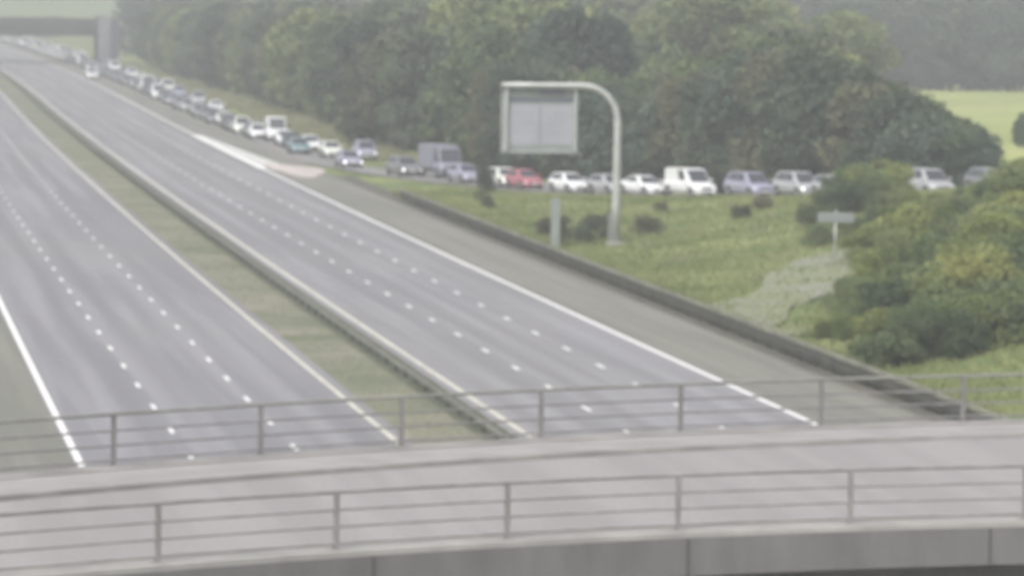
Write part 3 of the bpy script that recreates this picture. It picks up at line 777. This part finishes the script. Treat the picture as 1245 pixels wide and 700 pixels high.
# stragglers filling the far queue
y = 400.0; k = 0
fill_paint = ['dark', 'silver', 'grey', 'navy', 'offwhite', 'grey', 'lilac', 'dark']
fill_word = {'dark': 'black', 'grey': 'dark grey', 'navy': 'navy blue', 'silver': 'silver', 'lilac': 'pale lilac', 'bluegrey': 'blue grey', 'white': 'white'}
order = sorted(used)
while y < 1215:
    if 418 < y and all(abs(y-q[0]) > (6.0 if y < 700 else 5.6) for q in used):
        pnt = fill_paint[(k*5+k//3) % 8] if y < 880 else ['silver', 'grey', 'offwhite'][k % 3]; kd = ['hatchback', 'saloon', 'estate', 'hatchback'][k % 4]
        j = min(range(len(QP)), key=lambda i: abs(QP[i][0].y-y)); p = QP[j][0].copy(); p.y = y
        d = QP[max(j-1, 0)][0]-QP[min(j+1, len(QP)-1)][0]
        wd = fill_word.get(pnt, 'off white')
        zone = ('nose to tail between the white cars in the middle of the queue' if y < 560 else
                'in the dark stretch of the queue beyond the three white cars' if y < 690 else
                'in the far queue between the bright white pair and the overbridge' if y < 880 else 'in the faint queue beyond the overbridge')
        vehicle(kd, pnt, p.x+rng.uniform(-.25, .35), y, 0, math.atan2(d.y, d.x)+rng.uniform(-.015, .015),
                f'{wd} {kd} {zone}', 'cars filling the far queue', rng.random() < 0.2)
        used.append((y, 0)); k += 1
    y += 1.0
y = 560.0; k = 0                          # second lane of the queue, on the tree side
while y < 1180:
    if not 875 < y < 915:
        pnt = ['white', 'grey', 'offwhite', 'silver', 'dark', 'white', 'lilac'][(k*3+k//4) % 7]; kd = ['hatchback', 'people_carrier', 'estate', 'small_van', 'hatchback'][k % 5]
        j = min(range(len(QP)), key=lambda i: abs(QP[i][0].y-y)); p = QP[j][0]; d = QP[max(j-1, 0)][0]-QP[min(j+1, len(QP)-1)][0]
        if kd == 'small_van' and pnt not in ('white', 'offwhite'): pnt = 'white'
        wd = fill_word.get(pnt, 'off white'); ob_w = kd.replace('_', ' ')
        zone = 'before the white van pair' if y < 640 else 'between the white vans and the overbridge' if y < 880 else 'beyond the overbridge'
        vehicle(kd, pnt, p.x+3.1+rng.uniform(-.2, .2), y, 0, math.atan2(d.y, d.x)+rng.uniform(-.015, .015),
                f'{wd} {ob_w} in the far tree-side lane {zone}', 'cars in the tree-side lane of the queue', rng.random() < 0.2)
        k += 1
    y += rng.uniform(13, 40) if y < 880 else rng.uniform(7.5, 16)
# the lone white car left of the queue
yy = 748.0
vehicle('people_carrier', 'white', R3+C(yy)+1.3, yy, 0.0, -math.pi/2, 'lone white people carrier standing apart beside the far queue, nearer the motorway lanes', None, False)

# ------------------------------------------------------------------ foliage
nprng = np.random.default_rng(5)
def leaf_mesh(centres, radii, nleaf, size, squash=0.8, name='leaves'):
    """many leaf-sized quads in and on a cluster of blobs"""
    tot = sum(r*r for r in radii); P = []
    for c, r in zip(centres, radii):
        n = max(8, int(nleaf*r*r/tot)); d = nprng.normal(size=(n, 3)); d /= np.linalg.norm(d, axis=1)[:, None]
        rr = r*(0.55+0.5*nprng.random(n)**0.7)*(1+0.25*np.sin(d[:, 0]*5+c[0]*3)*np.cos(d[:, 2]*6+c[2]))
        q = d*rr[:, None]; q[:, 2] *= squash; P.append(q+np.array(c))
    P = np.concatenate(P); n = len(P)
    a = nprng.normal(size=(n, 3)); a /= np.linalg.norm(a, axis=1)[:, None]
    b = np.cross(a, nprng.normal(size=(n, 3))); b /= np.linalg.norm(b, axis=1)[:, None]
    s = size*(0.6+0.8*nprng.random(n))[:, None]
    V = np.stack([P-a*s, P-b*s*0.55, P+a*s, P+b*s*0.55], 1).reshape(-1, 3)
    me = bpy.data.meshes.new(name); me.vertices.add(4*n); me.vertices.foreach_set('co', V.ravel())
    me.loops.add(4*n); me.loops.foreach_set('vertex_index', np.arange(4*n, dtype=np.int32))
    me.polygons.add(n); me.polygons.foreach_set('loop_start', np.arange(0, 4*n, 4, dtype=np.int32)); me.polygons.foreach_set('loop_total', np.full(n, 4, dtype=np.int32))
    me.update(calc_edges=True); return me
def crown_blobs(r, h0, h1, n, rnd):
    C_, Rr = [], []
    for i in range(n):
        t = rnd.random(); z = h0+(h1-h0)*t; prof = math.sin(math.pi*min(1, 0.18+0.82*t))**0.6 if t < 1 else 0
        prof = math.sqrt(max(0.05, 1-((t-0.42)/0.62)**2)); a = rnd.uniform(0, 2*math.pi); q = r*prof*math.sqrt(rnd.uniform(.15, 1))*0.8
        C_.append((q*math.cos(a), q*math.sin(a), z)); Rr.append(r*rnd.uniform(.26, .46))
    return C_, Rr
def trunk_mesh(h, r, spread, rnd):
    mb = MB(); lean = rnd.uniform(-.3, .3)
    mb.tube([(0, 0, -0.4), (0.05, 0, h*.3), (lean*.6, .1, h*.6), (lean, .1, h*.85)], [r*1.3, r, r*.6, r*.2], 9)
    for k in range(6):
        a = k*1.05+rnd.uniform(-.3, .3); z = h*rnd.uniform(.3, .6)
        mb.tube([(lean*.3, 0, z), (spread*.45*math.cos(a), spread*.45*math.sin(a), z+h*.15), (spread*.8*math.cos(a), spread*.8*math.sin(a), z+h*.28)], [r*.45, r*.28, r*.1], 6)
    return mb.mesh()
TREES = []; rt_ = random.Random(3)
for i in range(8):
    h = [12.5, 11, 13.5, 10, 12, 9, 14, 11.5][i]; r = [4.2, 4.6, 4.0, 4.4, 5.0, 3.8, 4.4, 4.0][i]
    cb = crown_blobs(r, 1.6, h-1.2, 34, rt_)
    TREES.append((leaf_mesh(*cb, 9000, 0.27), trunk_mesh(h, 0.24, r, rt_), h))
SHRUBS = []
for i in range(5):
    h = [3.0, 2.4, 3.6, 2.0, 2.8][i]; r = [1.7, 1.8, 1.9, 1.5, 2.2][i]
    cb = crown_blobs(r, 0.3, h-.5, 16, rt_)
    SHRUBS.append((leaf_mesh(*cb, 5200, 0.075), trunk_mesh(h*.8, 0.07, r*.8, rt_), h))
for a in TREES+SHRUBS:
    a[0].materials.append(None); a[1].materials.append(MT['bark'])
def plant(lib, x, y, H, wid, mi, label, group, name, cat, zoff=0.0):
    i = rt_.randrange(len(lib)); cm, tm, h = lib[i]
    root = empty(name, (x, y, T(x, y)+zoff), rt_.uniform(0, 6.28)); s = H/h
    root.scale = (s*wid, s*wid, s); tag(root, label, cat, group)
    c = bpy.data.objects.new('crown', cm); COL.objects.link(c); c.parent = root
    c.material_slots[0].link = 'OBJECT'; c.material_slots[0].material = FOL[mi]
    t = bpy.data.objects.new('trunk', tm); COL.objects.link(t); t.parent = root
    return root
G1 = 'trees in the belt behind the queue'
FW = ['deep green', 'mid green', 'light green', 'blue green', 'brownish green', 'yellow green']
def tree(x, y, H, wid, mi, where, group=G1): return plant(TREES, x, y, H, wid, mi, f'{FW[mi]} broadleaf tree {where}', group, 'broadleaf_tree', 'tree')
# belt along the motorway
y = 382.0
while y < 880:
    where = 'in the front row behind the box lorry' if y < 420 else 'in the front row behind the middle of the queue' if y < 520 else 'in the front row behind the far stretch of the queue' if y < 700 else 'in the front row beside the overbridge wall'
    base = 53.5+C(y) if y > 470 else 53.5+C(470)-3.2+(470-y)*0.03
    tree(base+rt_.uniform(-.8, 1.5)+(2.5 if y < 420 else 0), y, rt_.uniform(9.5, 12.6), rt_.uniform(.85, 1.1), rt_.choice([0, 1, 3, 1, 0, 2, 4]), where); y += rt_.uniform(7.0, 9.0)
y = 400.0
while y < 900:
    tree(64+C(y)+rt_.uniform(-2, 3), y, rt_.uniform(11.5, 14.5), rt_.uniform(.95, 1.2), rt_.choice([1, 0, 3, 4, 2]), 'in the second row behind the queue'); y += rt_.uniform(9, 13)
# main wood behind the slip road, right of the gantry
prof_u = [600, 650, 700, 760, 800, 850, 900, 960, 1000, 1040, 1080, 1120, 1160, 1190, 1212]
prof_v = [60, 75, 85, 98, 98, 66, 46, 38, 48, 68, 92, 116, 140, 166, 196]
for row, dy, st in ((0, 24, 27), (1, 34, 31), (2, 44, 33)):
    u = 596+row*9
    while u < 1206-row*14:
        sy_ = float(np.interp(u, [565, 692, 838, 968, 1126, 1300], [357, 341, 325, 310, 292, 272]))
        Y = sy_+dy+rt_.uniform(-2, 2)+(8 if u < 700 else 0); x = wx(u, Y); z = T(x, Y)
        top = float(np.interp(u, prof_u, prof_v)) + (16, 6, 0)[row] + rt_.uniform(-5, 7)
        vbase = 350-5687*(-math.tan(-PITCH)) if False else 350+5687*((CAM_H-z)/Y-PITCH)
        H = max(1.6, (vbase-top)/(5687/Y))
        mi = rt_.choice([0, 3, 0, 4, 0] if row == 0 else [1, 0, 2, 4, 1])
        if u > 1070: mi = rt_.choice([0, 4, 1, 3])
        wh = ('behind the queue under the gantry sign' if u < 720 else 'right of the gantry, directly behind the queue' if u < 900 else 'in the high middle of the wood behind the queue' if u < 1070 else 'at the sloping right end of the wood beside the field')
        tree(x, Y, H, min(1.5, max(0.85, 8/H)), mi, wh, 'trees in the wood behind the slip road'); u += st*(0.8 if u > 1080 else 1)*rt_.uniform(.9, 1.1)
for k in range(44):
    Y = rt_.uniform(450, 640); u = rt_.uniform(470, 1040 - (Y-450)*0.15); top = rt_.uniform(-40, 45) if u < 950 else rt_.uniform(10, 60)
    vbase = 350+5687*((CAM_H-0.5)/Y-PITCH); tree(wx(u, Y), Y, min(17, (vbase-top)/(5687/Y)), rt_.uniform(1.0, 1.3), rt_.choice([2, 1, 4, 2, 0, 5]), 'rising above the front trees in the middle distance', 'trees rising behind the front wood')
for k in range(34):                           # trees beyond the bright field
    u = 1010+k*9.5+rt_.uniform(-3, 3); Y = 722+rt_.uniform(0, 16)
    tree(wx(u, Y), Y, rt_.uniform(10, 14), rt_.uniform(1.0, 1.25), rt_.choice([0, 0, 4, 3]), 'in the dark row beyond the bright field', 'dark trees beyond the bright field')
for k in range(26):
    u = 960+k*13+rt_.uniform(-4, 4); Y = 790+rt_.uniform(0, 60)
    tree(wx(u, Y), Y, rt_.uniform(15, 20), 1.15, rt_.choice([0, 4, 1]), 'in the tall row behind the dark trees at the top right', 'tall trees at the top right')
for k in range(26):
    x = 70+k*3.5+rt_.uniform(-2, 2); y = 900+rt_.uniform(0, 90)
    tree(x, y, rt_.uniform(16, 21), 1.25, rt_.choice([0, 4, 1, 3]), 'in the misty row beyond the wood at the top', 'misty trees beyond the wood')
for k in range(30):
    x = 18+k*1.9+rt_.uniform(-2, 2); y = 1270+rt_.uniform(0, 120)
    tree(x, y, rt_.uniform(3.5, 6), 1.6, rt_.choice([4, 1, 3]), 'in the faint row seen under the overbridge', 'faint trees beyond the overbridge')
tree(wx(1245, 440), 440, 3.4, 1.0, 1, 'standing alone at the right edge of the field', None)
# shrubs
def shrub(x, y, H, w, mi, label, group=None): return plant(SHRUBS, x, y, H, w, mi, label, group, 'shrub', 'bush')
shrub(45.6, 318, 3.3, .62, 0, 'small dark upright bush standing in front of the queue left of the red car')
for j, (x, y, H, w, mi) in enumerate([(44.6, 276, 1.7, 1.1, 4), (46.6, 279, 1.6, 1.2, 0), (48.4, 281, 1.5, 1.2, 4), (45.2, 284, 1.5, 1.1, 4), (50.2, 279, 1.3, 1.2, 4)]):
    shrub(x, y, H, w, mi, f'low {FW[mi]} scrub between the equipment post and the gantry pole', 'low scrub at the foot of the gantry')
for j, (x, y, H) in enumerate([(58.5, 285, .9), (56, 279, .9), (60, 292, .8), (54.5, 298, .8)]):
    shrub(x, y, H, 1.2, 4, 'low tuft of scrub on the bright grass bank right of the gantry', 'tufts on the grass bank')
rows = [(277, [(1000, .9, 3), (1022, 1.6, 3), (1044, 2.2, 1), (1068, 2.3, 5), (1088, 1.0, 5), (1225, .7, 5), (1255, 1.9, 2)]),
        (264, [(990, 1.2, 3), (1012, 1.6, 3), (1040, 1.9, 0), (1072, 1.9, 4), (1100, .7, 5), (1135, .5, 2), (1168, .5, 4), (1202, .6, 5), (1242, 1.5, 5)]),
        (249, [(1002, 1.2, 3), (1030, 1.3, 4), (1058, 1.5, 3), (1090, 1.4, 5), (1125, 1.0, 5), (1160, 1.0, 2), (1200, 1.2, 5), (1238, 2.0, 2)]),
        (232, [(1052, 1.7, 2), (1082, 2.2, 5), (1115, 2.5, 5), (1150, 2.3, 2), (1185, 2.2, 0), (1222, 2.6, 2), (1255, 3.0, 4)]),
        (215, [(1045, 1.4, 3), (1072, 2.1, 5), (1105, 2.6, 2), (1140, 2.6, 1), (1172, 2.6, 0), (1208, 3.0, 5), (1245, 3.2, 1)]),
        (200, [(1005, .9, 5), (1040, 1.3, 5), (1070, 1.9, 1), (1100, 2.2, 0), (1135, 2.5, 2), (1170, 2.6, 4), (1205, 2.8, 2), (1242, 3.1, 0)]),
        (188, [(1078, 1.6, 3), (1106, 1.9, 0), (1136, 2.0, 4), (1168, 2.2, 0), (1200, 2.4, 2), (1238, 2.7, 0)])]
rows += [(208, [(1060, 1.5, 1), (1088, 1.9, 2), (1122, 2.1, 1), (1156, 2.2, 1), (1190, 2.3, 2), (1228, 2.6, 1)]),
         (194, [(1062, 1.4, 1), (1092, 1.6, 2), (1121, 1.8, 1), (1152, 1.9, 3), (1185, 2.1, 1), (1220, 2.3, 1)]),
         (224, [(1066, 1.5, 5), (1098, 1.9, 1), (1134, 2.0, 5), (1168, 2.0, 2), (1205, 2.3, 1), (1240, 2.6, 2)]),
         (241, [(1044, 1.2, 2), (1074, 1.4, 1), (1108, 1.4, 2), (1142, 1.4, 1), (1180, 1.4, 5), (1220, 1.8, 1)])]
for Y, lst in rows:
    for (u, H, mi) in lst:
        yy = Y+rt_.uniform(-2, 2)
        wh = 'directly below the queue at the top of the thicket' if Y > 255 else 'in the middle of the thicket on the right' if Y > 220 else 'at the foot of the thicket by the bridge railing'
        shrub(wx(u, yy), yy, H*1.08*rt_.uniform(.9, 1.1), 1.5 if H < 1.8 else 1.25, {0: 1, 3: 1, 4: 2, 5: 5, 1: 2, 2: 5}[mi], f'{FW[{0: 1, 3: 1, 4: 2, 5: 5, 1: 2, 2: 5}[mi]]} bush {wh}', 'bushes of the thicket on the right')

# rough grass: tufts nobody could count
def tufts(name, n, fx_, h, m, wid=0.05):
    P = np.array([fx_() for _ in range(n)]); z = terr(P[:, 0], P[:, 1])
    a = nprng.uniform(0, 6.28, n); hh = h*(0.5+nprng.random(n)); lean = nprng.normal(0, .35, (n, 2))*hh[:, None]
    w_ = wid*(0.6+nprng.random(n))
    d = np.stack([np.cos(a)*w_, np.sin(a)*w_], 1)
    V = np.zeros((n, 3, 3)); V[:, 0, :2] = P-d; V[:, 1, :2] = P+d; V[:, 2, :2] = P+lean
    V[:, 0, 2] = z-.02; V[:, 1, 2] = z-.02; V[:, 2, 2] = z+hh
    me = bpy.data.meshes.new(name); me.vertices.add(3*n); me.vertices.foreach_set('co', V.ravel())
    me.loops.add(3*n); me.loops.foreach_set('vertex_index', np.arange(3*n, dtype=np.int32))
    me.polygons.add(n); me.polygons.foreach_set('loop_start', np.arange(0, 3*n, 3, dtype=np.int32)); me.polygons.foreach_set('loop_total', np.full(n, 3, dtype=np.int32))
    me.update(calc_edges=True); return tag(obj(name, me, m), 'rough grass growing on the verge', 'grass', kind='stuff')
gm = mat('grass_blades', (0.17, 0.215, 0.075), 0.8, col2=(0.33, 0.345, 0.16), scale=0.16, trans=0.3, spec=0.2)
gd = mat('grass_blades_dark', (0.13, 0.145, 0.07), 0.8, col2=(0.25, 0.235, 0.15), scale=0.25, trans=0.3, spec=0.2)
def f_bank():
    while True:
        y = rt_.uniform(165, 352); x = 41.9+C(y)+rt_.random()**1.2*38
        edge = np.interp(y, [225, 248, 272, 292, 310, 325, 341, 357], [76, 76, 73, 69.2, 64.4, 59.8, 53.8, 48.8])
        tx = np.interp(y, [q[1] for q in TPP], [q[0] for q in TPP])
        if x < edge-1.6 and not (200 < y < 246 and abs(x-tx) < 3.2 and rt_.random() < .45): return (x, y)
tufts('rough_grass', 60000, f_bank, 0.26, gm, 0.05)
def f_med():
    y = 140+700*rt_.random()**1.8; return (rt_.uniform(L3+.6, R0-1.2)+C(y), y)
tufts('reserve_grass', 22000, f_med, 0.08, gd, 0.035)
def f_bar():
    y = rt_.uniform(150, 340); return (rt_.uniform(40.35, 41.7)+C(y), y)
tufts('barrier_grass', 16000, f_bar, 0.42, gd, 0.04)  # dark tufts added to carry the shadow beneath the barrier
def f_far():
    y = 395+500*rt_.random()**1.3; return (rt_.uniform(45.3, 52)+C(y)+(1.8 if y < 420 else 0), y)
tufts('far_verge_grass', 22000, f_far, 0.3, mat('grass_blades_dry', (0.22, 0.23, 0.11), 0.8, col2=(0.38, 0.36, 0.24), scale=0.1, trans=0.3, spec=0.2), 0.10)

# ------------------------------------------------------------------ haze
hz = MB().box(-4300, 4300, -1300, 5300, -3.0, 75).build('haze', None)
hm = bpy.data.materials.new('haze'); hm.use_nodes = True; nt = hm.node_tree; nt.nodes.remove(nt.nodes['Principled BSDF'])
pv = nt.nodes.new('ShaderNodeVolumePrincipled'); pv.inputs['Color'].default_value = (0.88, 0.91, 0.92, 1); pv.inputs['Density'].default_value = 0.0007
nt.links.new(pv.outputs[0], nt.nodes['Material Output'].inputs['Volume'])
hz.data.materials.append(hm); tag(hz, kind='stuff')
